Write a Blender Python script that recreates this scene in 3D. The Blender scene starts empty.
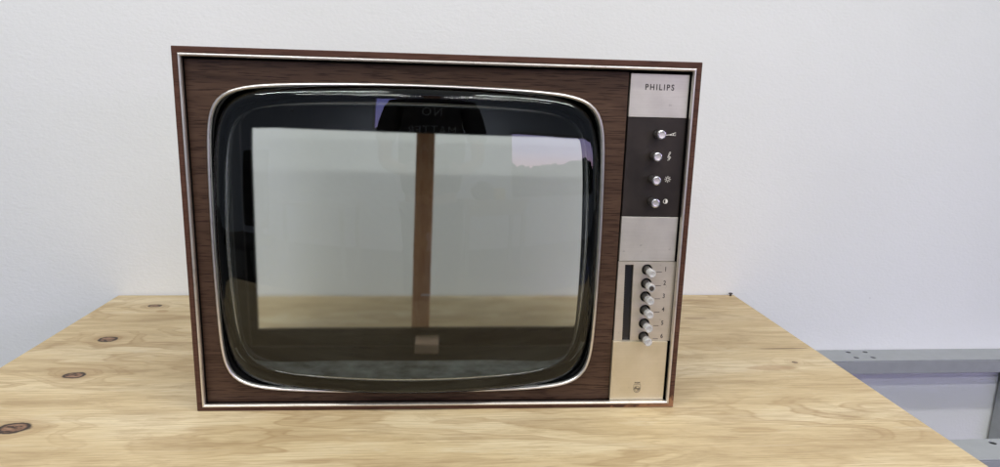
import bpy, bmesh, math, random
from mathutils import Vector, Matrix
random.seed(4)
sc = bpy.context.scene
C = sc.collection
pi = math.pi

# ---------------------------------------------------------------- helpers
def tag(o, label=None, cat=None, group=None, kind=None):
    if label: o['label'] = label
    if cat: o['category'] = cat
    if group: o['group'] = group
    if kind: o['kind'] = kind
    return o

def link_bm(name, bm, mat, parent=None, smooth=False, bevel=0, seg=2, angle=40):
    me = bpy.data.meshes.new(name)
    bmesh.ops.recalc_face_normals(bm, faces=bm.faces[:])
    bm.to_mesh(me); bm.free()
    for m in (mat if isinstance(mat, (list, tuple)) else [mat]):
        me.materials.append(m)
    if smooth:
        for p in me.polygons: p.use_smooth = True
    o = bpy.data.objects.new(name, me); C.objects.link(o)
    if parent: o.parent = parent
    if bevel:
        b = o.modifiers.new('bevel', 'BEVEL'); b.width = bevel; b.segments = seg
        b.limit_method = 'ANGLE'; b.angle_limit = math.radians(30); b.harden_normals = False
    return o

def box(bm, x0, x1, y0, y1, z0, z1, mi=0):
    v = [bm.verts.new(p) for p in ((x0,y0,z0),(x1,y0,z0),(x1,y1,z0),(x0,y1,z0),(x0,y0,z1),(x1,y0,z1),(x1,y1,z1),(x0,y1,z1))]
    for f in ((0,3,2,1),(4,5,6,7),(0,1,5,4),(1,2,6,5),(2,3,7,6),(3,0,4,7)):
        bm.faces.new([v[i] for i in f]).material_index = mi
    return v

def box_obj(name, dims, mat, parent=None, bevel=0, **k):
    bm = bmesh.new(); box(bm, *dims)
    return link_bm(name, bm, mat, parent, bevel=bevel, **k)

def prism_loops(bm, outer, holes, y0, y1):
    """slab in the x-z plane between y0 and y1 from an outline with holes"""
    es = []; 
    for lp in [outer] + holes:
        vs = [bm.verts.new((p[0], y0, p[1])) for p in lp]
        for i in range(len(vs)): es.append(bm.edges.new((vs[i], vs[(i+1) % len(vs)])))
    r = bmesh.ops.triangle_fill(bm, edges=es, use_beauty=True, use_dissolve=False)
    fs = [g for g in r['geom'] if isinstance(g, bmesh.types.BMFace)]
    ex = bmesh.ops.extrude_face_region(bm, geom=fs)
    for g in ex['geom']:
        if isinstance(g, bmesh.types.BMVert): g.co.y = y1

def rect(x0, x1, z0, z1): return [(x0,z0),(x1,z0),(x1,z1),(x0,z1)]
def circ(cx, cz, r, n=32): return [(cx+r*math.cos(2*pi*i/n), cz+r*math.sin(2*pi*i/n)) for i in range(n)]

def sweep(bm, path, prof, closed=True):
    """sweep a profile [(outward, y)] along a closed path in x-z plane"""
    n = len(path); rings = []
    for i in range(n):
        p0 = Vector(path[i-1]); p1 = Vector(path[i]); p2 = Vector(path[(i+1) % n])
        t1 = (p1-p0).normalized(); t2 = (p2-p1).normalized()
        n1 = Vector((t1.y, -t1.x)); n2 = Vector((t2.y, -t2.x))
        m = (n1+n2).normalized(); m /= max(.3, m.dot(n1))
        rings.append([bm.verts.new((p1.x+m.x*a, y, p1.y+m.y*a)) for a, y in prof])
    k = len(prof)
    for i in range(n):
        for j in range(k):
            bm.faces.new((rings[i][j], rings[(i+1)%n][j], rings[(i+1)%n][(j+1)%k], rings[i][(j+1)%k]))

def revolve(bm, cx, cz, prof, n=28, cap=True, mi=0):
    """profile [(r,y)] revolved about the y axis through (cx,cz)"""
    rings = []
    for r, y in prof:
        rings.append([bm.verts.new((cx+r*math.cos(2*pi*i/n), y, cz+r*math.sin(2*pi*i/n))) for i in range(n)])
    for a, b in zip(rings, rings[1:]):
        for i in range(n):
            bm.faces.new((a[i], a[(i+1)%n], b[(i+1)%n], b[i])).material_index = mi
    if cap:
        bm.faces.new(rings[0]).material_index = mi; bm.faces.new(rings[-1][::-1]).material_index = mi

def ribbon(bm, pts, w, y0, y1, closed=False):
    """flat line of width w through 2D points, thickness y0..y1"""
    pts = [Vector(p) for p in pts]; n = len(pts); L = []; R = []
    for i, p in enumerate(pts):
        a = pts[i-1] if (i > 0 or closed) else p; b = pts[(i+1) % n] if (i < n-1 or closed) else p
        t = (b-a).normalized() if (b-a).length > 1e-9 else Vector((1,0)); m = Vector((-t.y, t.x))*w/2
        L.append(p+m); R.append(p-m)
    def mk(q, y): return bm.verts.new((q.x, y, q.y))
    A=[mk(q,y0) for q in L]; B=[mk(q,y0) for q in R]; A2=[mk(q,y1) for q in L]; B2=[mk(q,y1) for q in R]
    for i in range(n if closed else n-1):
        j=(i+1)%n
        for q in ((A[i],A[j],B[j],B[i]),(A2[i],B2[i],B2[j],A2[j]),(A[i],A2[i],A2[j],A[j]),(B[i],B[j],B2[j],B2[i])): bm.faces.new(q)
    if not closed:
        bm.faces.new((A[0],B[0],B2[0],A2[0])); bm.faces.new((A[-1],A2[-1],B2[-1],B[-1]))

def text_obj(name, s, size, loc, mat, parent=None, rot=(pi/2,0,0), sx=1, sy=1, offset=0, space=1, ext=.00015, align='CENTER'):
    cu = bpy.data.curves.new(name, 'FONT'); cu.body = s; cu.size = size; cu.align_x = align; cu.align_y = 'CENTER'
    cu.offset = offset; cu.space_character = space; cu.extrude = ext; cu.resolution_u = 4
    t = bpy.data.objects.new('tmp', cu); C.objects.link(t)
    dg = bpy.context.evaluated_depsgraph_get(); dg.update()
    me = bpy.data.meshes.new_from_object(t.evaluated_get(dg))
    bpy.data.objects.remove(t); bpy.data.curves.remove(cu)
    me.name = name
    me.transform(Matrix.Translation(loc) @ Matrix.Rotation(rot[2],4,'Z') @ Matrix.Rotation(rot[0],4,'X') @ Matrix.Diagonal((sx,sy,1,1)))
    me.materials.clear(); me.materials.append(mat)
    o = bpy.data.objects.new(name, me); C.objects.link(o)
    if parent: o.parent = parent
    return o

def empty(name, loc=(0,0,0), rz=0):
    o = bpy.data.objects.new(name, None); C.objects.link(o)
    o.location = loc; o.rotation_euler = (0,0,rz); o.empty_display_size = .1
    return o

# ---------------------------------------------------------------- material kit
class NT:
    def __init__(s, name):
        s.m = bpy.data.materials.new(name); s.m.use_nodes = True
        s.t = s.m.node_tree; s.b = s.t.nodes['Principled BSDF']; s.out = s.t.nodes['Material Output']
    def n(s, ty, **k):
        nd = s.t.nodes.new(ty)
        for a, b in k.items(): setattr(nd, a, b)
        return nd
    def set(s, sock, v):
        if hasattr(v, 'is_output') or isinstance(v, bpy.types.NodeSocket): s.t.links.new(v, sock)
        elif isinstance(v, (tuple, list)) and len(v) == 3 and sock.type == 'RGBA': sock.default_value = (*v, 1)
        else: sock.default_value = v
    def math(s, op, a, b=0., c=0., clamp=False):
        nd = s.n('ShaderNodeMath', operation=op, use_clamp=clamp)
        s.set(nd.inputs[0], a); s.set(nd.inputs[1], b)
        if len(nd.inputs) > 2: s.set(nd.inputs[2], c)
        return nd.outputs[0]
    def pos(s, scale=(1,1,1), off=(0,0,0)):
        tc = s.n('ShaderNodeTexCoord'); mp = s.n('ShaderNodeMapping')
        s.t.links.new(tc.outputs['Object'], mp.inputs['Vector'])
        mp.inputs['Scale'].default_value = scale; mp.inputs['Location'].default_value = off
        return mp.outputs[0]
    def noise(s, vec, scale=1, detail=4, rough=.55, dist=0.):
        nd = s.n('ShaderNodeTexNoise'); s.set(nd.inputs['Vector'], vec)
        nd.inputs['Scale'].default_value = scale; nd.inputs['Detail'].default_value = detail
        nd.inputs['Roughness'].default_value = rough; nd.inputs['Distortion'].default_value = dist
        return nd.outputs[0]
    def ramp(s, fac, stops):
        nd = s.n('ShaderNodeValToRGB'); s.set(nd.inputs[0], fac); e = nd.color_ramp.elements
        while len(e) < len(stops): e.new(.5)
        for el, (p, c) in zip(e, stops):
            el.position = p; el.color = (*c, 1) if len(c) == 3 else c
        return nd.outputs[0]
    def mix(s, fac, a, b, mode='MIX'):
        nd = s.n('ShaderNodeMix', data_type='RGBA', blend_type=mode)
        s.set(nd.inputs[0], fac); s.set(nd.inputs[6], a); s.set(nd.inputs[7], b)
        return nd.outputs[2]
    def bump(s, h, strength=.3, dist=.001):
        nd = s.n('ShaderNodeBump'); nd.inputs['Strength'].default_value = strength
        nd.inputs['Distance'].default_value = dist; s.set(nd.inputs['Height'], h)
        s.t.links.new(nd.outputs[0], s.b.inputs['Normal'])
    def p(s, **k):
        names = dict(col='Base Color', rough='Roughness', metal='Metallic', spec='Specular IOR Level', coat='Coat Weight', coatr='Coat Roughness',
                     trans='Transmission Weight', ior='IOR', emit='Emission Color', es='Emission Strength', aniso='Anisotropic')
        for a, v in k.items(): s.set(s.b.inputs[names[a]], v)
        return s

def plain(name, col, rough=.5, metal=0., var=.08, scale=60, bump=0., **k):
    m = NT(name); v = m.noise(m.pos(), scale, 3)
    lo = tuple(c*(1-var) for c in col); hi = tuple(min(1,c*(1+var)) for c in col)
    m.p(col=m.ramp(v, [(.3,lo),(.7,hi)]), metal=metal, **k)
    m.p(rough=m.math('ADD', m.math('MULTIPLY', v, .12), rough-.06, clamp=True))
    if bump: m.bump(v, bump, .0006)
    return m.m

def walnut(name, dark, light, stretch=(2.2,2.2,75), wear=False, rough=.42):
    m = NT(name)
    w = m.noise(m.pos((1.3,1.3,9)), 2.2, 2)
    P = m.pos(stretch)
    # drift of the grain lines
    add = m.n('ShaderNodeVectorMath', operation='ADD'); m.set(add.inputs[0], P)
    cmb = m.n('ShaderNodeCombineXYZ'); m.set(cmb.inputs[2], m.math('MULTIPLY', w, 5)); m.t.links.new(cmb.outputs[0], add.inputs[1])
    a = m.noise(add.outputs[0], 1.0, 5, .6)
    pores = m.noise(m.pos((stretch[0]*14, stretch[1]*14, stretch[2]*8)), 1, 2)
    mid = tuple(p*.45+q*.55 for p,q in zip(dark,light)); col = m.ramp(a, [(.25,tuple(p*.6+q*.4 for p,q in zip(dark,mid))),(.45,mid),(.75,light)])
    col = m.mix(m.ramp(pores, [(.36,(.95,.95,.95)),(.48,(0,0,0))]), col, dark)
    if wear:
        sx = m.n('ShaderNodeSeparateXYZ'); m.set(sx.inputs[0], m.pos())
        dx = m.math('SUBTRACT', .703, sx.outputs[0]); dz = sx.outputs[2]
        nn = m.math('MULTIPLY', m.noise(m.pos((90,90,90)), 1, 4), .05)
        d = m.math('ADD', m.math('ADD', m.math('MULTIPLY', dx, .22), m.math('MULTIPLY', dz, 1.4)), nn)
        chip = m.ramp(d, [(.040,(1,1,1)),(.046,(0,0,0))])
        col = m.mix(chip, col, (.30,.155,.08))
    m.p(col=col, rough=m.math('ADD', m.math('MULTIPLY', a, .15), rough-.08), spec=.22); m.bump(pores, .15, .0003)
    return m.m

M = {}
M['walnut_panel'] = walnut('walnut_panel', (.028,.0135,.0085), (.100,.057,.037))
M['walnut_case'] = walnut('walnut_case', (.044,.019,.012), (.108,.050,.034), wear=True, rough=.38)
M['brace_wood'] = walnut('brace_wood', (.42,.195,.095), (.66,.37,.20), stretch=(70,70,2.0), rough=.6)
M['foot_wood'] = plain('foot_wood', (.40,.27,.18), .6)
def metal(name, col, rough):
    m = NT(name); v = m.noise(m.pos(), 9, 2); v2 = m.noise(m.pos(), 70, 4, .7); m.p(col=m.ramp(v2, [(.30,tuple(c*.82 for c in col)),(.48,col)]), metal=1., rough=m.math('MULTIPLY_ADD', v, .12, rough-.06)); return m.m
M['chrome'] = metal('chrome', (.84,.81,.79), .33)
M['trim_metal'] = metal('trim_metal', (.86,.82,.78), .40)
M['black_inside'] = plain('black_inside', (.007,.006,.006), .8, var=.3, spec=.08)
M['rubber_black'] = plain('rubber_black', (.005,.005,.006), .6, spec=.2)
M['mask_black'] = plain('mask_black', (.003,.003,.003), .8, spec=.0)
M['dust'] = plain('skirt_dust', (.165,.178,.170), .9, var=.5, scale=32, spec=.1)
M['dark_board'] = plain('dark_board', (.016,.012,.011), .8, spec=.08, var=.3, scale=30)
M['black_plate'] = plain('black_plate', (.026,.020,.018), .36, 0, .35, 22, spec=.32)
M['slot_black'] = plain('slot_black', (.012,.012,.016), .25)
M['ink'] = plain('ink', (.045,.038,.032), .5)
M['print_white'] = plain('print_white', (.85,.82,.76), .5)
M['knob_alu'] = plain('knob_alu', (.78,.78,.78), .25, 1, .05, 300)
M['knob_dark'] = plain('knob_dark', (.05,.047,.045), .35)
M['grey_steel'] = plain('grey_steel', (.345,.360,.370), .5, .15, .05, 40)
M['hole_dark'] = plain('hole_dark', (.01,.01,.01), .8)
M['white_strip'] = plain('white_strip', (.7,.7,.68), .5)
M['screw'] = plain('screw', (.08,.07,.07), .4, .8)

def brushed(name, lo, hi, rough=.42):
    m = NT(name)
    g = m.noise(m.pos((14,14,900)), 1, 3); b = m.noise(m.pos((1,1,1)), 28, 4, .6)
    sp = m.noise(m.pos((1,1,1)), 160, 2)
    f = m.math('ADD', m.math('MULTIPLY', g, .35), m.math('MULTIPLY', b, .65))
    col = m.ramp(f, [(.35,lo),(.65,hi)])
    col = m.mix(m.ramp(sp, [(.70,(0,0,0)),(.78,(.5,.5,.5))]), col, tuple(c*.6 for c in lo))
    m.p(col=col, metal=.75, rough=m.math('ADD', m.math('MULTIPLY', f, .2), rough-.1)); m.bump(g, .06, .0002)
    return m.m
M['brushed'] = brushed('brushed_metal', (.60,.572,.515), (.70,.672,.61))
M['brushed_table_tint'] = brushed('brushed_table_tint', (.64,.575,.42), (.73,.66,.50))  # gold mirrored from the tabletop, put into the metal's base colour

M['brushed_table_tint_soft'] = brushed('brushed_table_tint_soft', (.60,.55,.47), (.69,.64,.56))  # weaker share of the table's reflection, also coloured into the metal
# clear acrylic for the push-button caps
m = NT('clear_plastic'); m.p(col=(.93,.93,.93), rough=.12, trans=.55, ior=1.45); M['clear'] = m.m
# tinted picture-tube glass: every crossing of the surface takes a little light
for nm, rg in (('glass', 0), ('glass_inner', .11)):   # the inner face is frosted by old residue and hardly mirrors
    m = NT('tube_'+nm); m.t.nodes.remove(m.b)
    g = m.n('ShaderNodeBsdfGlass' if nm == 'glass' else 'ShaderNodeBsdfRefraction'); g.inputs['Color'].default_value = (.815,.843,.843,1); g.inputs['IOR'].default_value = 1.54; g.inputs['Roughness'].default_value = rg
    m.t.links.new(g.outputs[0], m.out.inputs[0]); M[nm] = m.m

# wall paint: roller texture
m = NT('wall_paint')
a = m.noise(m.pos(), 2.2, 3); o1 = m.noise(m.pos((1,1,1.5)), 120, 3, .55); o2 = m.noise(m.pos((1,1,1.3)), 34, 2)
col = m.ramp(a, [(.3,(.765,.772,.770)),(.7,(.795,.802,.800))])
sp = m.noise(m.pos((1,1,1), (3,1,7)), 42, 1)
col = m.mix(m.ramp(sp, [(.82,(0,0,0)),(.85,(.5,.5,.5))]), col, (.35,.33,.33))
m.p(col=col, rough=.75, spec=.25)
m.bump(m.math('ADD', o1, m.math('MULTIPLY', o2, .8)), .24, .0028); M['wall'] = m.m

# plywood: rotary-cut pine with contour figure, knots, a split and scuffs
def plywood():
    m = NT('pine_plywood')
    sx = m.n('ShaderNodeSeparateXYZ'); m.set(sx.inputs[0], m.pos()); x, y = sx.outputs[0], sx.outputs[1]
    big = m.noise(m.pos((1.0,3.4,1), (.7,1.2,0)), 1.55, 2.5, .5, .25)
    med = m.noise(m.pos((2.3,11,1), (4,2,0)), 1.5, 3, .5, .3)
    F = m.math('ADD', m.math('MULTIPLY', big, 8.0), m.math('MULTIPLY', med, 3.0))
    knots = [(-.2236,-.0400,.0195,.013,1.),(-.2368,.1316,.0150,.0105,1.),(-.2612,.2915,.0150,.0120,1.),(-.2600,.489,.0125,.0085,.9),(.985,.153,.0045,.004,.7),(.20,-.17,.009,.0018,.55)]
    masks = []; ringm = []
    nz = m.math('MULTIPLY', m.math('SUBTRACT', m.noise(m.pos((1,1,1)), 55, 3), .5), .75)
    for kx, ky, rx, ry, st in knots:
        ex = m.math('DIVIDE', m.math('SUBTRACT', x, kx), rx); ey = m.math('DIVIDE', m.math('SUBTRACT', y, ky), ry)
        d = m.math('SQRT', m.math('ADD', m.math('MULTIPLY', ex, ex), m.math('MULTIPLY', ey, ey)))
        # the figure flows round the knot
        wx = m.math('MULTIPLY', ex, .28); wy = m.math('MULTIPLY', ey, .30)
        wd = m.math('ADD', m.math('MULTIPLY', wx, wx), m.math('MULTIPLY', wy, wy))
        F = m.math('ADD', F, m.math('DIVIDE', 2.6*st, m.math('ADD', 1, wd)))
        dn = m.math('ADD', d, nz)
        masks.append((m.ramp(dn, [(.90,(st,)*3),(1.0,(0,0,0))]), m.ramp(m.math('ABSOLUTE', m.math('SUBTRACT', dn, .98)), [(.08,(st,)*3),(.26,(0,0,0))])))
        ringm.append(m.ramp(m.math('MULTIPLY', d, .25), [(.2,(st*.6,)*3),(.75,(0,0,0))]))
    wave = m.math('SINE', m.math('MULTIPLY', F, 6.0))
    band = m.math('MULTIPLY_ADD', wave, .5, .5)
    fine = m.noise(m.pos((10,380,1)), 1, 4, .7); blot = m.noise(m.pos((1.6,7,1),(9,3,0)), 1.6, 4, .6)
    base = m.ramp(blot, [(.30,(.500,.375,.210)),(.50,(.625,.495,.295)),(.70,(.715,.600,.400))])
    dens = m.ramp(m.noise(m.pos((1.2,2.5,1),(2,8,0)), 2, 2), [(.35,(.08,.08,.08)),(.70,(.72,.72,.72))])
    late = m.math('MULTIPLY', m.ramp(band, [(.58,(0,0,0)),(.80,(1,1,1)),(.97,(.5,.5,.5))]), dens)
    col = m.mix(late, base, (.330,.205,.092))
    col = m.mix(m.ramp(fine, [(.34,(.60,.60,.60)),(.54,(0,0,0))]), col, (.33,.22,.105))
    spk = m.noise(m.pos((26,520,1),(3,1,0)), 1, 2, .6)
    col = m.mix(m.ramp(spk, [(.27,(.75,.75,.75)),(.34,(0,0,0))]), col, (.25,.155,.08))
    b2 = m.noise(m.pos((4.5,19,1),(6,4,0)), 1.4, 5, .68, .6)
    col = m.mix(m.ramp(b2, [(.50,(0,0,0)),(.66,(.48,.48,.48)),(.74,(.25,.25,.25))]), col, (.33,.225,.115))
    col = m.mix(m.ramp(b2, [(.30,(.5,.5,.5)),(.42,(0,0,0))]), col, (.66,.57,.40))
    for r in ringm: col = m.mix(m.math('MULTIPLY', r, .80), col, (.30,.175,.078))
    kcol = m.ramp(m.noise(m.pos((1,2.2,1)), 70, 4), [(.42,(.035,.02,.013)),(.47,(.20,.105,.062)),(.65,(.33,.20,.125))])
    for a, b in masks:
        col = m.mix(a, col, kcol); col = m.mix(m.math('MULTIPLY', b, 1.0), col, (.030,.017,.012))
    # long split in the face veneer at the right edge, dark stain lines along the grain
    def streak(cx, cy, lx, ly, c, s):
        nonlocal col
        ex = m.math('DIVIDE', m.math('SUBTRACT', x, cx), lx); ey = m.math('DIVIDE', m.math('SUBTRACT', y, cy), ly)
        d = m.math('ADD', m.math('MULTIPLY', ex, ex), m.math('MULTIPLY', ey, ey))
        d = m.math('ADD', d, m.math('MULTIPLY', nz, .8))
        col = m.mix(m.ramp(d, [(.6,(s,)*3),(1.,(0,0,0))]), col, c)
    streak(1.00,.2187,.055,.0028,(.17,.10,.05),.85)
    streak(.895,.395,.030,.008,(.33,.22,.13),.6); streak(.83,.335,.035,.006,(.34,.22,.12),.6)
    streak(.575,-.205,.016,.0022,(.20,.11,.06),.8); streak(.93,.13,.05,.012,(.40,.25,.14),.5)
    streak(-.23,.452,.014,.008,(.40,.26,.13),.7); streak(.76,.47,.05,.006,(.36,.24,.14),.5)
    # scratches: pale thin lines at odd angles
    mp = m.n('ShaderNodeMapping'); m.set(mp.inputs[0], m.pos()); mp.inputs['Rotation'].default_value = (0,0,.9); mp.inputs['Scale'].default_value = (3,160,1)
    scr = m.noise(mp.outputs[0], 1, 1); scm = m.noise(m.pos((1,1,1),(5,5,5)), 4, 1)
    sm = m.math('MULTIPLY', m.ramp(scr, [(.715,(0,0,0)),(.74,(1,1,1))]), m.ramp(scm, [(.55,(0,0,0)),(.62,(.6,.6,.6))]))
    col = m.mix(sm, col, (.70,.60,.45))
    m.p(col=col, rough=m.math('MULTIPLY_ADD', fine, .15, .48), spec=.4)
    m.bump(m.math('ADD', m.math('MULTIPLY', fine, .6), m.math('MULTIPLY', band, -.25)), .25, .0006)
    return m.m
M['ply'] = plywood()
m = NT('plywood_edge'); sx = m.n('ShaderNodeSeparateXYZ'); m.set(sx.inputs[0], m.pos())
pl = m.math('SINE', m.math('MULTIPLY', sx.outputs[2], 2*pi/.0052)); m.p(col=m.ramp(m.math('MULTIPLY_ADD', pl, .5, m.math('MULTIPLY', m.noise(m.pos((30,30,300)),1,3), .6)), [(.2,(.20,.12,.06)),(.6,(.46,.33,.19))]), rough=.7)
M['ply_edge'] = m.m

# ---------------------------------------------------------------- television
tv = empty('television', (0,0,0), -.0168)
tag(tv, 'old wooden cased television with empty see-through screen, standing on the plywood table', 'television')
W, H, D = .700, .5065, .250
# case
bm = bmesh.new(); prism_loops(bm, rect(0,W,0,H), [rect(.0075,W-.0075,.0055,H-.0082)], 0, D)
link_bm('cabinet', bm, M['walnut_case'], tv, bevel=.0009)
bm = bmesh.new()   # dark lining of the case
prism_loops(bm, rect(.0077,W-.0077,.0057,H-.0084), [rect(.0095,W-.0095,.0075,H-.0102)], .016, D-.014)
link_bm('lining', bm, M['black_inside'], tv)
# thin metal trim inside the front edge
bm = bmesh.new()
x0,x1,z0,z1 = .0077,W-.0077,.0058,H-.0084
prof = [(0,.0045),(0,-.0005),(-.0010,-.0018),(-.0026,-.0018),(-.0038,.0002),(-.0040,.0045)]
sweep(bm, rect(x0,x1,z0,z1), prof); link_bm('trim_frame', bm, M['trim_metal'], tv, bevel=.0003)
# recess behind the trim
bm = bmesh.new(); prism_loops(bm, rect(.0077,W-.0077,.0058,H-.0084), [rect(.0105,W-.0125,.0095,H-.0145)], .0125, .0155)
link_bm('recess', bm, M['black_inside'], tv)

# screen outline
CX, CZ, A, B = .3043, .2450, .2722, .2225
def outline(s=1., grow=0., n=192):
    N = 10.; dense = []
    for i in range(1440):
        t = 2*pi*i/1440; c, q = math.cos(t), math.sin(t)
        # direction marching gives an even spread round the superellipse
        r = (abs(c)**N+abs(q)**N)**(-1/N); X, Z = c*r, q*r
        dense.append(Vector((CX+(A*s+grow)*X*(1-.020*Z*Z), CZ+(B*s+grow)*Z*(1-.040*X*X))))
    L = [0]
    for i in range(1440): L.append(L[-1]+(dense[(i+1)%1440]-dense[i]).length)
    out = []; j = 0
    for k in range(n):
        d = L[-1]*k/n
        while L[j+1] < d: j += 1
        f = (d-L[j])/(L[j+1]-L[j]); p = dense[j].lerp(dense[(j+1)%1440], f); out.append((p.x, p.y))
    return out

# walnut front panel with the opening
bm = bmesh.new(); prism_loops(bm, rect(.0112,.6022,.0085,H-.0155), [outline(1,-.0012)], .0118, .0165)
link_bm('front_panel', bm, M['walnut_panel'], tv)
# bright rim round the screen
bm = bmesh.new(); pr = [(-.0028+.0026*math.cos(2*pi*i/12), .0085+.0045*math.sin(2*pi*i/12)) for i in range(12)]
sweep(bm, outline(1), pr); link_bm('screen_rim', bm, M['chrome'], tv, smooth=True)
# black surround behind the rim
bm = bmesh.new(); sweep(bm, outline(1), [(-.0048,.010),(-.0012,.010),(.004,.020),(.004,.105),(-.002,.105),(-.0030,.020)])
link_bm('screen_surround', bm, M['rubber_black'], tv, smooth=True)
bm = bmesh.new(); prism_loops(bm, outline(1.06), [outline(.985)], .088, .094)
link_bm('tube_clamp', bm, M['rubber_black'], tv)
# glass: domed face with a rolled edge and a skirt, hollow behind
RS, PR = 1.05, .036
base_path = [Vector(p)-Vector((CX,CZ)) for p in outline(1)]
def roll(s, s0, s1, h):
    if s <= s0: return 0
    t = min(1, (s-s0)/(s1-s0)); return h*(1-math.sqrt(max(0,1-t*t)))
bm = bmesh.new(); rings = []
def ring(s, fy, flare=0):
    return [bm.verts.new((CX+p.x*(s+flare*(p.x/A)**4), fy(p.x*s, p.y*s), CZ+p.y*s)) for p in base_path]
back = lambda x: .083-.055*min(1, abs(x/(A*.9)))**4       # the skirt is shallower at the sides
S1 = .986
dome = lambda x, z: -PR+(x*x+z*z)/(2*RS)
R0 = .925
fs = [.04,.15,.3,.45,.6,.72,.8,.86,.90,R0]+[R0+(S1-R0)*math.sin(k*pi/24) for k in range(1,12)]+[S1]
for s in fs: rings.append(ring(s, lambda x,z,s=s: dome(x,z)+roll(s,R0,S1,.017)))
for y in (.5,1.): rings.append(ring(S1-.006*y, lambda x,z,y=y: dome(x,z)*(1-y)*.5+.012+(back(x)-.012)*y))
S2 = .900
bs = [S2-.0]; 
rings.append(ring(S2+.004, lambda x,z: back(x), .042)); rings.append(ring(S2, lambda x,z: min(.055, back(x)-.004), .040))
b2 = [.855+(S2-.855)*math.sin(k*pi/20) for k in range(10,0,-1)]+[.855,.76,.65,.5,.35,.2,.04]
for s in b2: rings.append(ring(s, lambda x,z,s=s: dome(x,z)+.0125+roll(s,.855,S2,.020), .038*max(0,(s-.80)/(S2-.80))**1.0 if s > .80 else 0))
nn = len(base_path); ri = 0
for a, b in zip(rings, rings[1:]):
    k = ri; ri += 1
    dusty = len(fs)+2 <= k <= len(fs)+4        # settled dust along the bottom of the glass skirt
    for i in range(nn): bm.faces.new((a[i], a[(i+1)%nn], b[(i+1)%nn], b[i])).material_index = 3 if dusty and base_path[i].y < -.165 else 1 if len(fs)-1 <= k <= len(fs)+4 else (2 if k > len(fs)+12 else 0)
for rg, y in ((rings[0], -PR), (rings[-1], -PR+.0125)):
    c = bm.verts.new((CX, y, CZ))
    for i in range(nn): bm.faces.new((c, rg[i], rg[(i+1)%nn])).material_index = 0 if y == -PR else 2
link_bm('screen_glass', bm, [M['glass'], M['mask_black'], M['glass_inner'], M['dust']], tv, smooth=True)

bm = bmesh.new(); sxx, szz = .1518, .4290; yy = dome(sxx-CX, szz-CZ); revolve(bm, sxx, szz, [(.0016,yy+.0005),(.0016,yy-.0006),(.0008,yy-.0011)], n=10)
link_bm('speck', bm, M['rubber_black'], tv)
# back frame with its opening, partition and brace
bm = bmesh.new(); prism_loops(bm, rect(.0096,W-.0096,.0076,H-.0104), [[(.0235,.0380),(.6085,.0420),(.5945,.3860),(.0276,.3925)]], D-.0125, D-.002)
link_bm('back_frame', bm, M['dark_board'], tv, bevel=.001)
box_obj('partition', (.612,.618,.03,D-.0128,.0078,H-.0106), M['black_inside'], tv)
bm = bmesh.new()
v = [bm.verts.new(p) for p in ((.2900,D-.001,.010),(.3215,D-.001,.010),(.3320,D-.001,.420),(.3005,D-.001,.420))]
f = bm.faces.new(v); ex = bmesh.ops.extrude_face_region(bm, geom=[f])
for q in ex['geom']:
    if isinstance(q, bmesh.types.BMVert): q.co.y += .018
br = link_bm('brace', bm, M['brace_wood'], tv, bevel=.001); br['label'] = 'upright brown wooden brace seen through the screen'
box_obj('staple', (.3085,.3235,D-.0022,D-.0012,.0995,.1012), M['white_strip'], br)
box_obj('foot_block', (.2995,.3405,.195,D-.0130,.0098,.0270), M['foot_wood'], tv, bevel=.001)

# ---- control column on the right
PX0, PX1 = .6045, .6868
def plate(name, x0, x1, z0, z1, mat, y0=.0090, y1=.0150, holes=(), bev=.0004):
    bm = bmesh.new(); prism_loops(bm, rect(x0,x1,z0,z1), list(holes), y0, y1)
    return link_bm(name, bm, mat, tv, bevel=bev)
backing = box_obj('control_backing', (.6030,.6885,.0160,.0200,.0090,H-.016), M['black_inside'], tv)
plt = plate('name_plate', PX0, PX1, .4312, .4897, M['brushed'])
plt['label'] = 'brushed metal plate with the maker name in black letters'
KN = [(.6468,.4083),(.6436,.3780),(.6445,.3452),(.6453,.3135)]
kp = plate('knob_plate', PX0, PX1, .2908, .4308, M['black_plate'], y0=.0100, holes=[circ(x,z,.0052) for x,z in KN]); kp['label'] = 'black plate behind the four turning knobs'
plate('blank_plate', PX0, PX1, .2252, .2904, M['brushed'])
BT = [(.6466,.2126),(.6468,.1918),(.6470,.1718),(.6477,.1512),(.6480,.1302),(.6486,.1096)]
cp = plate('channel_plate', .6038, .6893, .1030, .2243, M['brushed_table_tint_soft'], y0=.0082, y1=.0125, holes=[circ(x,z,.0080) for x,z in BT]+[[(.6165,.1035),(.6285,.1035),(.6262,.2198),(.6136,.2198)]])
cp['label'] = 'warm metal plate with six numbered push buttons and a dark dial slot'
dw = plate('dial_window', .6120,.6300,.1032,.2215, M['slot_black'], y0=.0132, y1=.0150)
bm = bmesh.new()
for k in range(30): box(bm, .6148-.00002*0+.0022*(1-k/30), .6168+.0022*(1-k/30), .0129, .0131, .108+k*.0037, .1086+k*.0037)
link_bm('scale_marks', bm, M['knob_dark'], dw)
fl = plate('drawer_front', .6028,.6850,.0098,.1028, M['brushed_table_tint'], y0=.0055, y1=.0125); fl['label'] = 'plain pale gold drawer front with a small shield emblem'

text_obj('lettering', 'PHILIPS', .0112, (.6455,.00895,.4716), M['ink'], plt, sx=.86, sy=1.0, offset=.00022, space=1.36)
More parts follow.
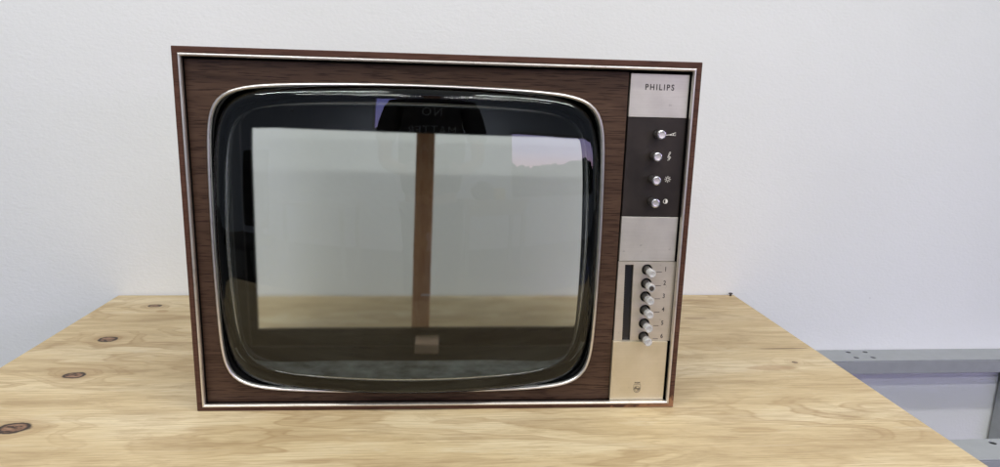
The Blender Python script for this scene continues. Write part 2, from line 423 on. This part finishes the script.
# four turning knobs
for k, (x, z) in enumerate(KN):
    bm = bmesh.new(); revolve(bm, x, z, [(.0050,.0148),(.0050,.004),(.0058,.0035),(.0058,-.002),(.0050,-.0025)])
    kb = link_bm('knob', bm, M['knob_dark'], tv, smooth=False)
    bm = bmesh.new(); n = 36; prof = [(.0058,.0005),(.0064,0),(.0066,-.0100),(.0060,-.0118),(.0050,-.0121)]
    revolve(bm, x, z, prof, n=n)
    for vv in bm.verts:                                  # fluted grip
        r = math.hypot(vv.co.x-x, vv.co.z-z); ang = math.atan2(vv.co.z-z, vv.co.x-x)
        if r > .0062 and round(ang/(2*pi/n)) % 2: vv.co.x = x+(vv.co.x-x)*.955; vv.co.z = z+(vv.co.z-z)*.955
    link_bm('knob_cap', bm, M['knob_alu'], kb)
    bm = bmesh.new(); revolve(bm, x, z, [(.0042,-.0120),(.0042,-.0125),(.0030,-.0123),(.0012,-.0122)], n=24)
    link_bm('cap_disc', bm, M['trim_metal'], kb, smooth=False)
# their symbols
def sym(paths, w, name='symbol', y0=.0098, y1=.0102):
    bm = bmesh.new()
    for pts, cl in paths: ribbon(bm, pts, w, y0, y1, cl)
    o = link_bm(name, bm, M['print_white'], kp); return o
sym([([(.6585,.4070),(.6655,.4076)],False),([(.6655,.4072),(.6735,.4066),(.6735,.4108),(.6655,.4078)],False),([(.6705,.4067),(.6705,.4098)],False)], .0007)['label'] = 'loudness wedge symbol'
cl = [(.6658,.3712),(.6650,.3722),(.6662,.3732),(.6676,.3722),(.6672,.3745),(.6664,.3780),(.6660,.3806),(.6668,.3830),(.6680,.3838),(.6684,.3826),(.6676,.3806),(.6660,.3790),(.6650,.3772),(.6652,.3752),(.6668,.3742),(.6686,.3748),(.6690,.3762),(.6678,.3772),(.6667,.3762)]
sym([(cl,False)], .0007)['label'] = 'treble clef symbol'
sun = [(circ(.6672,.3450,.0021,20), True)]+[([(.6672+.0031*math.cos(t),.3450+.0031*math.sin(t)),(.6672+.0047*math.cos(t),.3450+.0047*math.sin(t))], False) for t in [k*pi/4 for k in range(8)]]
sym(sun, .0007)['label'] = 'sun symbol'
bm = bmesh.new(); ribbon(bm, circ(.6665,.3133,.0031,28), .0006, .0098, .0102, True)
half = [(.6665+.0031*math.cos(-pi/2+pi*k/12), .3133+.0031*math.sin(-pi/2+pi*k/12)) for k in range(13)]
prism_loops(bm, half, [], .0098, .0102); link_bm('symbol', bm, M['print_white'], kp)['label'] = 'half filled circle symbol'
# six push buttons
for k, (x, z) in enumerate(BT):
    bm = bmesh.new(); revolve(bm, x, z, [(.0074,.0155),(.0074,.0128)], cap=True)
    bt = link_bm('push_button', bm, M['hole_dark'], tv)
    bm = bmesh.new(); revolve(bm, x, z, [(.0056,.0140),(.0054,.002),(.0050,-.005)]); link_bm('button_stem', bm, M['knob_dark'], bt, smooth=False)
    dep = .0135 if k != 1 else .0145
    bm = bmesh.new(); revolve(bm, x, z, [(.0052,-.0050),(.0058,-.0054),(.0060,-dep-.0015),(.0054,-dep-.0035),(.0042,-dep-.0040),(.0020,-dep-.0034)], n=32)
    link_bm('button_cap', bm, M['clear'], bt, smooth=False, bevel=.0002)
    if k == 1:
        bm = bmesh.new(); revolve(bm, x, z, [(.0034,-dep-.0038),(.0034,-dep-.0046)]); link_bm('cap_core', bm, M['ink'], bt)['label'] = 'dark centre of the second button'
    bm = bmesh.new(); box(bm, x+.0142, x+.0222, .0079, .0081, z-.0037, z-.0029); link_bm('index_line', bm, M['ink'], cp)
    text_obj('numeral', str(k+1), .0095, (x+.0275,.00805,z+.0008), M['ink'], cp, sx=.8, offset=.00016)
# shield emblem on the drawer front
bm = bmesh.new(); ex, ez = .6435, .0290; Y0, Y1 = .0053, .0056
sh = [(-.0052,.0052),(.0052,.0052),(.0052,-.0012)]+[(.0052*math.cos(-k*pi/16),-.0012-.0060*math.sin(k*pi/16)) for k in range(1,16)]+[(-.0052,-.0012)]
ribbon(bm, [(ex+a,ez+b) for a,b in sh], .00055, Y0, Y1, True)
ribbon(bm, circ(ex,ez-.0012,.0040,28), .0005, Y0, Y1, True)
for dz in (-.0020,-.0012,-.0004): ribbon(bm, [(ex-.0037+.00074*k, ez+dz+.0006*math.sin(k*1.9)) for k in range(11)], .00035, Y0, Y1)
for dx, dz in ((-.0014,.0010),(.0012,-.0034),(-.0026,.0002),(.0026,-.0024)):
    for t in (0, pi/2): ribbon(bm, [(ex+dx-.0009*math.cos(t), ez+dz-.0009*math.sin(t)),(ex+dx+.0009*math.cos(t), ez+dz+.0009*math.sin(t))], .00035, Y0, Y1)
link_bm('emblem', bm, M['ink'], fl)
text_obj('emblem_lettering', 'PHILIPS', .0034, (ex,.00545,ez+.0080), M['ink'], fl, sx=.78, offset=.00008)

# ---------------------------------------------------------------- plywood table
tb = empty('plywood_table', (0,0,0))
tag(tb, 'knotty pale pine plywood table top pushed against the white wall, carrying the television', 'table')
TX0, TX1, TY0, TY1 = -.3684, 1.0579, -.42, .5645
bm = bmesh.new(); box(bm, TX0, TX1, TY0, TY1, -.018, -.0005)
bm.faces.ensure_lookup_table()
bm.normal_update()
for f in bm.faces: f.material_index = 0 if f.normal.z > .5 else 1
top = link_bm('tabletop', bm, [M['ply'], M['ply_edge']], tb, bevel=.0006)
bm = bmesh.new()
FZ = -.70
bm.free()
for yy in (TY0+.05, TY1-.08): box_obj('under_rail', (TX0+.06, TX1-.06, yy, yy+.04, -.078, -.0185), M['grey_steel'], tb)
for x in (TX0+.08, TX1-.12):
    for y in (TY0+.051, TY1-.079): box_obj('leg', (x,x+.038,y,y+.038,FZ+.001,-.0785), M['grey_steel'], tb, bevel=.002)
# screw standing at the far right corner
bm = bmesh.new()
def vrev(bm, cx, cy, prof, n=16):
    rs = [[bm.verts.new((cx+r*math.cos(2*pi*i/n), cy+r*math.sin(2*pi*i/n), z)) for i in range(n)] for r, z in prof]
    for a, b in zip(rs, rs[1:]):
        for i in range(n): bm.faces.new((a[i], a[(i+1)%n], b[(i+1)%n], b[i]))
    bm.faces.new(rs[0][::-1]); bm.faces.new(rs[-1])
vrev(bm, 1.046, .556, [(.0022,-.0005),(.0022,.004),(.0048,.005),(.0048,.0065),(.003,.0075)])
tag(link_bm('screw', bm, M['screw'], smooth=False), 'tiny dark screw head sticking up at the far right table corner', 'screw')

# ---------------------------------------------------------------- grey steel bench frame at the right
fr = empty('steel_frame', (1.7,.3,FZ)); fr.location = (0,0,0)
tag(fr, 'bare grey steel bench frame with bolt holes, standing against the wall right of the table', 'frame')
RZ, RH = -.146, .035
def rail(y0, y1, holes):
    bm = bmesh.new()
    X0, X1 = 1.10, 2.55
    es = []
    loops = [[(X0,y0),(X1,y0),(X1,y1),(X0,y1)]]+[[(cx+.0062*math.cos(2*pi*i/16), cy+.0062*math.sin(2*pi*i/16)) for i in range(16)] for cx, cy in holes]
    for lp in loops:
        vs = [bm.verts.new((p[0],p[1],RZ)) for p in lp]
        for i in range(len(vs)): es.append(bm.edges.new((vs[i], vs[(i+1)%len(vs)])))
    r = bmesh.ops.triangle_fill(bm, edges=es, use_beauty=True)
    fsx = [g for g in r['geom'] if isinstance(g, bmesh.types.BMFace)]
    e2 = bmesh.ops.extrude_face_region(bm, geom=fsx)
    for g in e2['geom']:
        if isinstance(g, bmesh.types.BMVert): g.co.z -= .003
    # folded side flanges
    box(bm, X0, X1, y0, y0+.003, RZ-RH, RZ-.0032); box(bm, X0, X1, y1-.003, y1, RZ-RH, RZ-.0032)
    o = link_bm('rail', bm, M['grey_steel'], fr, bevel=.0012)
    return o
r1 = rail(.4975,.5670,[(1.3655,.5530),(1.4105,.5530),(1.3640,.5180),(1.4080,.5180),(2.2,.553),(2.2,.518)]); r1['label'] = 'rear rail against the wall'
r2 = rail(.0590,.1285,[(1.3640,.1140),(1.405,.080),(2.2,.114)]); r2['label'] = 'front rail nearest the camera'
for x, y in ((1.797,.520),(1.797,.075)): box_obj('leg', (x,x+.045,y,y+.040,FZ+.001,RZ-.0045), M['grey_steel'], fr, bevel=.002)
for x, y in ((2.48,.520),(2.48,.075)): box_obj('leg', (x,x+.045,y,y+.040,FZ+.001,RZ-.0045), M['grey_steel'], fr, bevel=.002)
box_obj('cross_bar', (1.805,1.832,.1160,.5190,-.60,-.56), M['grey_steel'], fr)

# ---------------------------------------------------------------- setting
def sheet(name, dims, mat):
    o = box_obj(name, dims, mat); o['kind'] = 'structure'; return o
wall = sheet('wall', (-3.4,5.2,.5683,.70,FZ,2.1), M['wall'])
M['floor'] = plain('floor_vinyl', (.09,.09,.095), .5, 0, .15, 8)
sheet('floor', (-10,11,-4.2,.5683,FZ-.06,FZ), M['floor'])

# ---------------------------------------------------------------- what the screen reflects: the far side of the workshop
M['far_paint'] = plain('far_paint', (.64,.69,.84), .8)
bm = bmesh.new()
prism_loops(bm, rect(-10,11,FZ,5.5), [rect(1.86,6.4,.25,1.54), rect(-.74,.95,1.50,2.30)], -4.3, -4.2)
w2 = link_bm('far_wall', bm, M['far_paint']); w2['kind'] = 'structure'
M['window_frame'] = plain('window_frame', (.55,.55,.57), .4)
m = NT('window_glass'); m.t.nodes.remove(m.b); g = m.n('ShaderNodeBsdfTransparent'); g.inputs[0].default_value = (.95,.96,.97,1); m.t.links.new(g.outputs[0], m.out.inputs[0]); M['pane'] = m.m
def window(x0,x1,z0,z1,label,mull):
    w = empty('window', ((x0+x1)/2,-4.25,z0)); tag(w, label, 'window', 'windows behind the camera')
    M0 = Matrix.Translation((-(x0+x1)/2,4.25,-z0))
    def place(o): o.data.transform(M0); return o
    bm = bmesh.new(); hs = []; xs = [x0+.04]+[v for mm in mull for v in (mm-.02,mm+.02)]+[x1-.04]
    for i in range(0,len(xs),2): hs.append(rect(xs[i],xs[i+1],z0+.04,z1-.04))
    prism_loops(bm, rect(x0+.002,x1-.002,z0+.002,z1-.002), hs, -4.29, -4.21); place(link_bm('window_frame', bm, M['window_frame'], w))
    place(box_obj('pane', (x0+.03,x1-.03,-4.252,-4.248,z0+.03,z1-.03), M['pane'], w))
window(1.86,6.4,.25,1.54,'wide window with dusk sky over dark trees, mirrored at the right of the screen',[4.9])
window(-.74,.95,1.50,2.30,'high window behind the photographer, mirrored at the top of the screen',[.3])
m = NT('dusk_sky'); m.t.nodes.remove(m.b); em = m.n('ShaderNodeEmission')
sx = m.n('ShaderNodeSeparateXYZ'); m.set(sx.inputs[0], m.pos())
h = m.math('MULTIPLY_ADD', sx.outputs[2], .12, .1, clamp=True)
m.set(em.inputs[0], m.ramp(h, [(.36,(.95,.52,.60)),(.50,(.70,.56,.88)),(.9,(.34,.34,.85))])); em.inputs[1].default_value = 6.0
m.t.links.new(em.outputs[0], m.out.inputs[0])
sheet('sky', (-14,26,-16.1,-16,-3,12), m.m)
bm = bmesh.new(); pts = []; x = -12; 
while x < 24:
    pts.append((x, 2.25+.28*math.sin(x*.7)+random.uniform(-.12,.22))); x += random.uniform(.10,.28)
prism_loops(bm, [(-12,-2)]+[(24,-2)]+pts[::-1], [], -14.4, -14.0)
M['forest'] = plain('forest', (.02,.03,.03), .9)
tag(link_bm('distant_forest', bm, M['forest']), 'dark spruce forest under the dusk sky, mirrored low in the screen window', 'forest', kind='stuff')

# desk and chair mirrored faintly
M['desk_top'] = plain('desk_top', (.45,.38,.30), .5); M['cloth_black'] = plain('cloth_black', (.015,.015,.02), .9); M['yellow'] = plain('yellow_plastic', (.6,.45,.05), .5)
dk = empty('workbench', (1.18,-3.0,FZ)); tag(dk, 'high wooden workbench behind the photographer, faintly mirrored right of the screen centre', 'workbench')
box_obj('bench_top', (-.42,.42,-.30,.30,.93,.97), M['desk_top'], dk, bevel=.003)
box_obj('drawer', (-.36,.36,.27,.305,.78,.925), M['desk_top'], dk, bevel=.003)
for x in (-.40,.35):
    for y in (-.28,.22): box_obj('leg', (x,x+.05,y,y+.05,0.001,.929), M['grey_steel'], dk)
bm = bmesh.new(); bmesh.ops.create_icosphere(bm, subdivisions=3, radius=1)
for v in bm.verts:
    c = v.co.copy(); f = 1+.10*math.sin(5*c.x+3*c.z); v.co = Vector((1.06+.15*c.x*f, -2.95+.12*c.y*f, .2715+.115+.115*max(-1,min(1,c.z*1.2))*f))
tag(link_bm('bag', bm, M['cloth_black'], smooth=True), 'black bag lying on the mirrored workbench', 'bag')
bm = bmesh.new(); box(bm, 1.24,1.37,-3.12,-2.98,.272,.43); tag(link_bm('toolbox', bm, M['yellow'], bevel=.015), 'yellow box on the mirrored workbench', 'box')
ds = empty('desk', (-1.15,-2.6,FZ)); tag(ds, 'pale office desk behind the photographer, faintly mirrored at the left of the screen', 'desk')
box_obj('desktop', (-.60,.60,-.35,.35,.86,.89), M['window_frame'], ds, bevel=.003)
for x in (-.56,.52):
    for y in (-.31,.27): box_obj('leg', (x,x+.04,y,y+.04,0.001,.859), M['grey_steel'], ds)
ch = empty('office_chair', (-1.47,-1.75,FZ)); tag(ch, 'tall black office chair mirrored at the left edge of the screen', 'chair')
box_obj('backrest', (-.17,.17,-.24,-.17,.62,1.42), M['cloth_black'], ch, bevel=.05, seg=4)
box_obj('seat', (-.24,.24,-.22,.26,.46,.55), M['cloth_black'], ch, bevel=.03, seg=4)
box_obj('post', (-.025,.025,-.025,.025,.10,.46), M['cloth_black'], ch)
box_obj('back_stem', (-.03,.03,-.275,-.242,.40,.85), M['cloth_black'], ch)
for k in range(5):
    t = 2*pi*k/5; bm = bmesh.new(); box(bm, .02,.29,-.02,.02,.06,.10); box(bm,.255,.305,-.015,.015,.001,.058)
    o = link_bm('foot', bm, M['cloth_black'], ch); o.data.transform(Matrix.Rotation(t,4,'Z'))

# ---------------------------------------------------------------- photographer (mirrored in the screen)
def skin(name, verts, edges, root, mat, parent=None, sub=1):
    me = bpy.data.meshes.new(name); me.from_pydata([v[:3] for v in verts], edges, []); me.materials.append(mat)
    o = bpy.data.objects.new(name, me); C.objects.link(o); o.parent = parent
    md = o.modifiers.new('skin', 'SKIN'); md.use_smooth_shade = True
    for i, v in enumerate(verts):
        r = v[3]; me.skin_vertices[0].data[i].radius = r if isinstance(r, tuple) else (r, r)
        me.skin_vertices[0].data[i].use_root = (i == root)
    s = o.modifiers.new('sub', 'SUBSURF'); s.levels = sub; s.render_levels = sub
    return o
cxp, cyp = .345, -1.26
M['skin'] = plain('skin', (.45,.26,.19), .5); M['shirt'] = plain('shirt_black', (.012,.013,.018), .9); M['jeans'] = plain('jeans', (.03,.04,.08), .9)
M['hair'] = plain('hair', (.03,.02,.015), .7); M['shirt_print'] = plain('shirt_print', (.34,.35,.38), .8); M['shoe'] = plain('shoe', (.02,.02,.02), .6)
V = []; Ed = []
def vtx(x,y,z,r): V.append((x,y,z,r)); return len(V)-1
def chain(a, pts):
    for p in pts:
        b = vtx(*p); Ed.append((a,b)); a = b
    return a
pel = vtx(cxp,cyp,.27,(.17,.11)); ch = chain(pel, [(cxp,cyp,.45,(.15,.10)),(cxp,cyp,.70,(.17,.11)),(cxp,cyp,.87,(.14,.09))])
neck = chain(ch, [(cxp,cyp,.97,.058),(cxp,cyp+.015,1.05,.056),(cxp,cyp+.04,1.11,.085),(cxp,cyp+.04,1.21,.090),(cxp,cyp+.02,1.27,.06)])
for s in (-1,1):
    w = chain(ch, [(cxp+s*.14,cyp,.93,.070),(cxp+s*.235,cyp,.90,.062),(cxp+s*.285,cyp+.02,.70,.050),(cxp+s*.285,cyp+.06,.52,.042),(cxp+s*.20,cyp+.20,.47,.036),(cxp+s*.125,cyp+.305,.445,.026),(cxp+s*.112,cyp+.335,.445,.028)])
    for j in range(4):   # fingers curl round the phone's end
        z = .476-.019*j; L = (.9,1.,.95,.8)[j]
        chain(w, [(cxp+s*.112,cyp+.345,z,.010),(cxp+s*(.112-.012*L),cyp+.357,z,.0085),(cxp+s*(.112-.032*L),cyp+.356,z-.002,.0075)])
    chain(w, [(cxp+s*.108,cyp+.32,.44,.011),(cxp+s*.085,cyp+.312,.452,.010),(cxp+s*.062,cyp+.314,.458,.008)])
    chain(pel, [(cxp+s*.10,cyp,.20,.095),(cxp+s*.11,cyp+.01,-.18,.062),(cxp+s*.115,cyp-.01,-.58,.040),(cxp+s*.115,cyp+.01,-.645,.042),(cxp+s*.12,cyp+.14,-.665,.030)])
person = skin('person', V, Ed, pel, M['skin'], sub=1)
tag(person, 'photographer in a black printed T-shirt holding up a phone, mirrored in the dark glass', 'person')
V2 = V; 
V = []; Ed = []
pel = vtx(cxp,cyp,.24,(.195,.135)); ch = chain(pel, [(cxp,cyp,.45,(.215,.125)),(cxp,cyp,.70,(.245,.130)),(cxp,cyp,.87,(.215,.11))])
chain(ch, [(cxp,cyp,.97,.068)])
for s in (-1,1): chain(ch, [(cxp+s*.14,cyp,.925,.088),(cxp+s*.235,cyp,.895,.085),(cxp+s*.285,cyp+.02,.70,.074),(cxp+s*.288,cyp+.03,.62,.068)])
shirt = skin('t_shirt', V, Ed, pel, M['shirt'], person)
V = []; Ed = []
pel = vtx(cxp,cyp,.27,(.180,.122))
for s in (-1,1): chain(pel, [(cxp+s*.10,cyp,.20,.108),(cxp+s*.11,cyp+.01,-.18,.078),(cxp+s*.115,cyp-.01,-.60,.062)])
skin('trousers', V, Ed, pel, M['jeans'], person)
for s in (-1,1): 
    V = []; Ed = []; a = vtx(cxp+s*.115,cyp-.04,-.655,.045); chain(a, [(cxp+s*.118,cyp+.06,-.66,.042),(cxp+s*.12,cyp+.17,-.668,.032)]); skin('shoe', V, Ed, 0, M['shoe'], person)
bm = bmesh.new(); bmesh.ops.create_icosphere(bm, subdivisions=3, radius=1)
for v in bm.verts:
    c = v.co; v.co = Vector((cxp+.098*c.x, cyp+.012+.112*c.y, 1.215+.118*c.z)); 
bmesh.ops.delete(bm, geom=[v for v in bm.verts if v.co.z < 1.18 or (v.co.y > cyp+.07 and v.co.z < 1.26)], context='VERTS')
link_bm('hair', bm, M['hair'], person, smooth=True)
for s, z, sp in (('NO',.815,1.25),('MATTER',.70,1.1),('WHAT',.595,1.1)):
    t = text_obj('shirt_lettering', s, .074, (cxp,-1.0,z), M['shirt_print'], person, rot=(pi/2,0,pi), space=sp, ext=0)
    bm = bmesh.new(); bm.from_mesh(t.data); bmesh.ops.triangulate(bm, faces=bm.faces[:]); bmesh.ops.subdivide_edges(bm, edges=bm.edges[:], cuts=1); bm.to_mesh(t.data); bm.free()
    sw = t.modifiers.new('wrap','SHRINKWRAP'); sw.target = shirt; sw.wrap_method = 'PROJECT'; sw.use_project_x = sw.use_project_z = False; sw.use_project_y = True
    sw.use_negative_direction = True; sw.use_positive_direction = False; sw.offset = .004; sw.project_limit = .6
ph = empty('phone', (cxp,cyp+.348,.447)); tag(ph, 'black phone held sideways by the photographer', 'phone')
box_obj('body', (-.080,.080,-.004,.004,-.038,.038), M['slot_black'], ph, bevel=.003)
m = NT('phone_screen'); m.p(col=(.02,.02,.02), emit=(.5,.52,.55), es=.6, rough=.1)
box_obj('display', (-.074,.074,-.0052,-.0042,-.034,.034), m.m, ph)

# ---------------------------------------------------------------- light
def area(name, loc, size, sy, power, col, rot=(0,0,0)):
    l = bpy.data.lights.new(name, 'AREA'); l.shape = 'RECTANGLE'; l.size = size; l.size_y = sy; l.energy = power; l.color = col
    o = bpy.data.objects.new(name, l); C.objects.link(o); o.location = loc; o.rotation_euler = rot; return o
area('ceiling_tube', (-.55,-1.85,1.95), 1.2, .10, 18, (1.,.995,.94))
area('ceiling_tube', (1.25,-1.85,1.95), 1.2, .10, 18, (1.,.995,.94))
area('ceiling_tube', (.35,-3.2,2.15), 2.4, .12, 54, (1.,.995,.95))
area('ceiling_tube', (-.55,-.62,1.95), 1.2, .10, 18, (1.,.995,.94))
area('ceiling_tube', (1.25,-.62,1.95), 1.2, .10, 18, (1.,.995,.94))
world = bpy.data.worlds.new('World'); sc.world = world; world.use_nodes = True
bg = world.node_tree.nodes['Background']; bg.inputs[0].default_value = (.95,.99,1.0,1); bg.inputs[1].default_value = .41

# ---------------------------------------------------------------- camera
p, w, r = .20313920, .09340542, .02684007
fwd = Vector((math.sin(w)*math.cos(p), math.cos(w)*math.cos(p), -math.sin(p)))
X = Vector((math.cos(w), -math.sin(w), 0)); U = X.cross(fwd)
X2 = math.cos(r)*X+math.sin(r)*U; U2 = -math.sin(r)*X+math.cos(r)*U
cam = bpy.data.cameras.new('camera'); co = bpy.data.objects.new('camera', cam); C.objects.link(co)
Mx = Matrix((X2, U2, -fwd)).transposed().to_4x4(); Mx.translation = Vector((.34611773,-.8963459,.44960418)); co.matrix_world = Mx
cam.sensor_width = 36; cam.lens = 649.3413/1000*36; cam.clip_start = .01; cam.clip_end = 200
sc.camera = co
sc.view_settings.view_transform = 'Standard'; sc.view_settings.look = 'None'; sc.view_settings.exposure = 0; sc.view_settings.gamma = 1
sc.cycles.use_denoising = True; sc.cycles.max_bounces = 16; sc.cycles.transmission_bounces = 12; sc.cycles.transparent_max_bounces = 12
sc.cycles.caustics_reflective = True; sc.cycles.caustics_refractive = True; sc.cycles.sample_clamp_indirect = 4
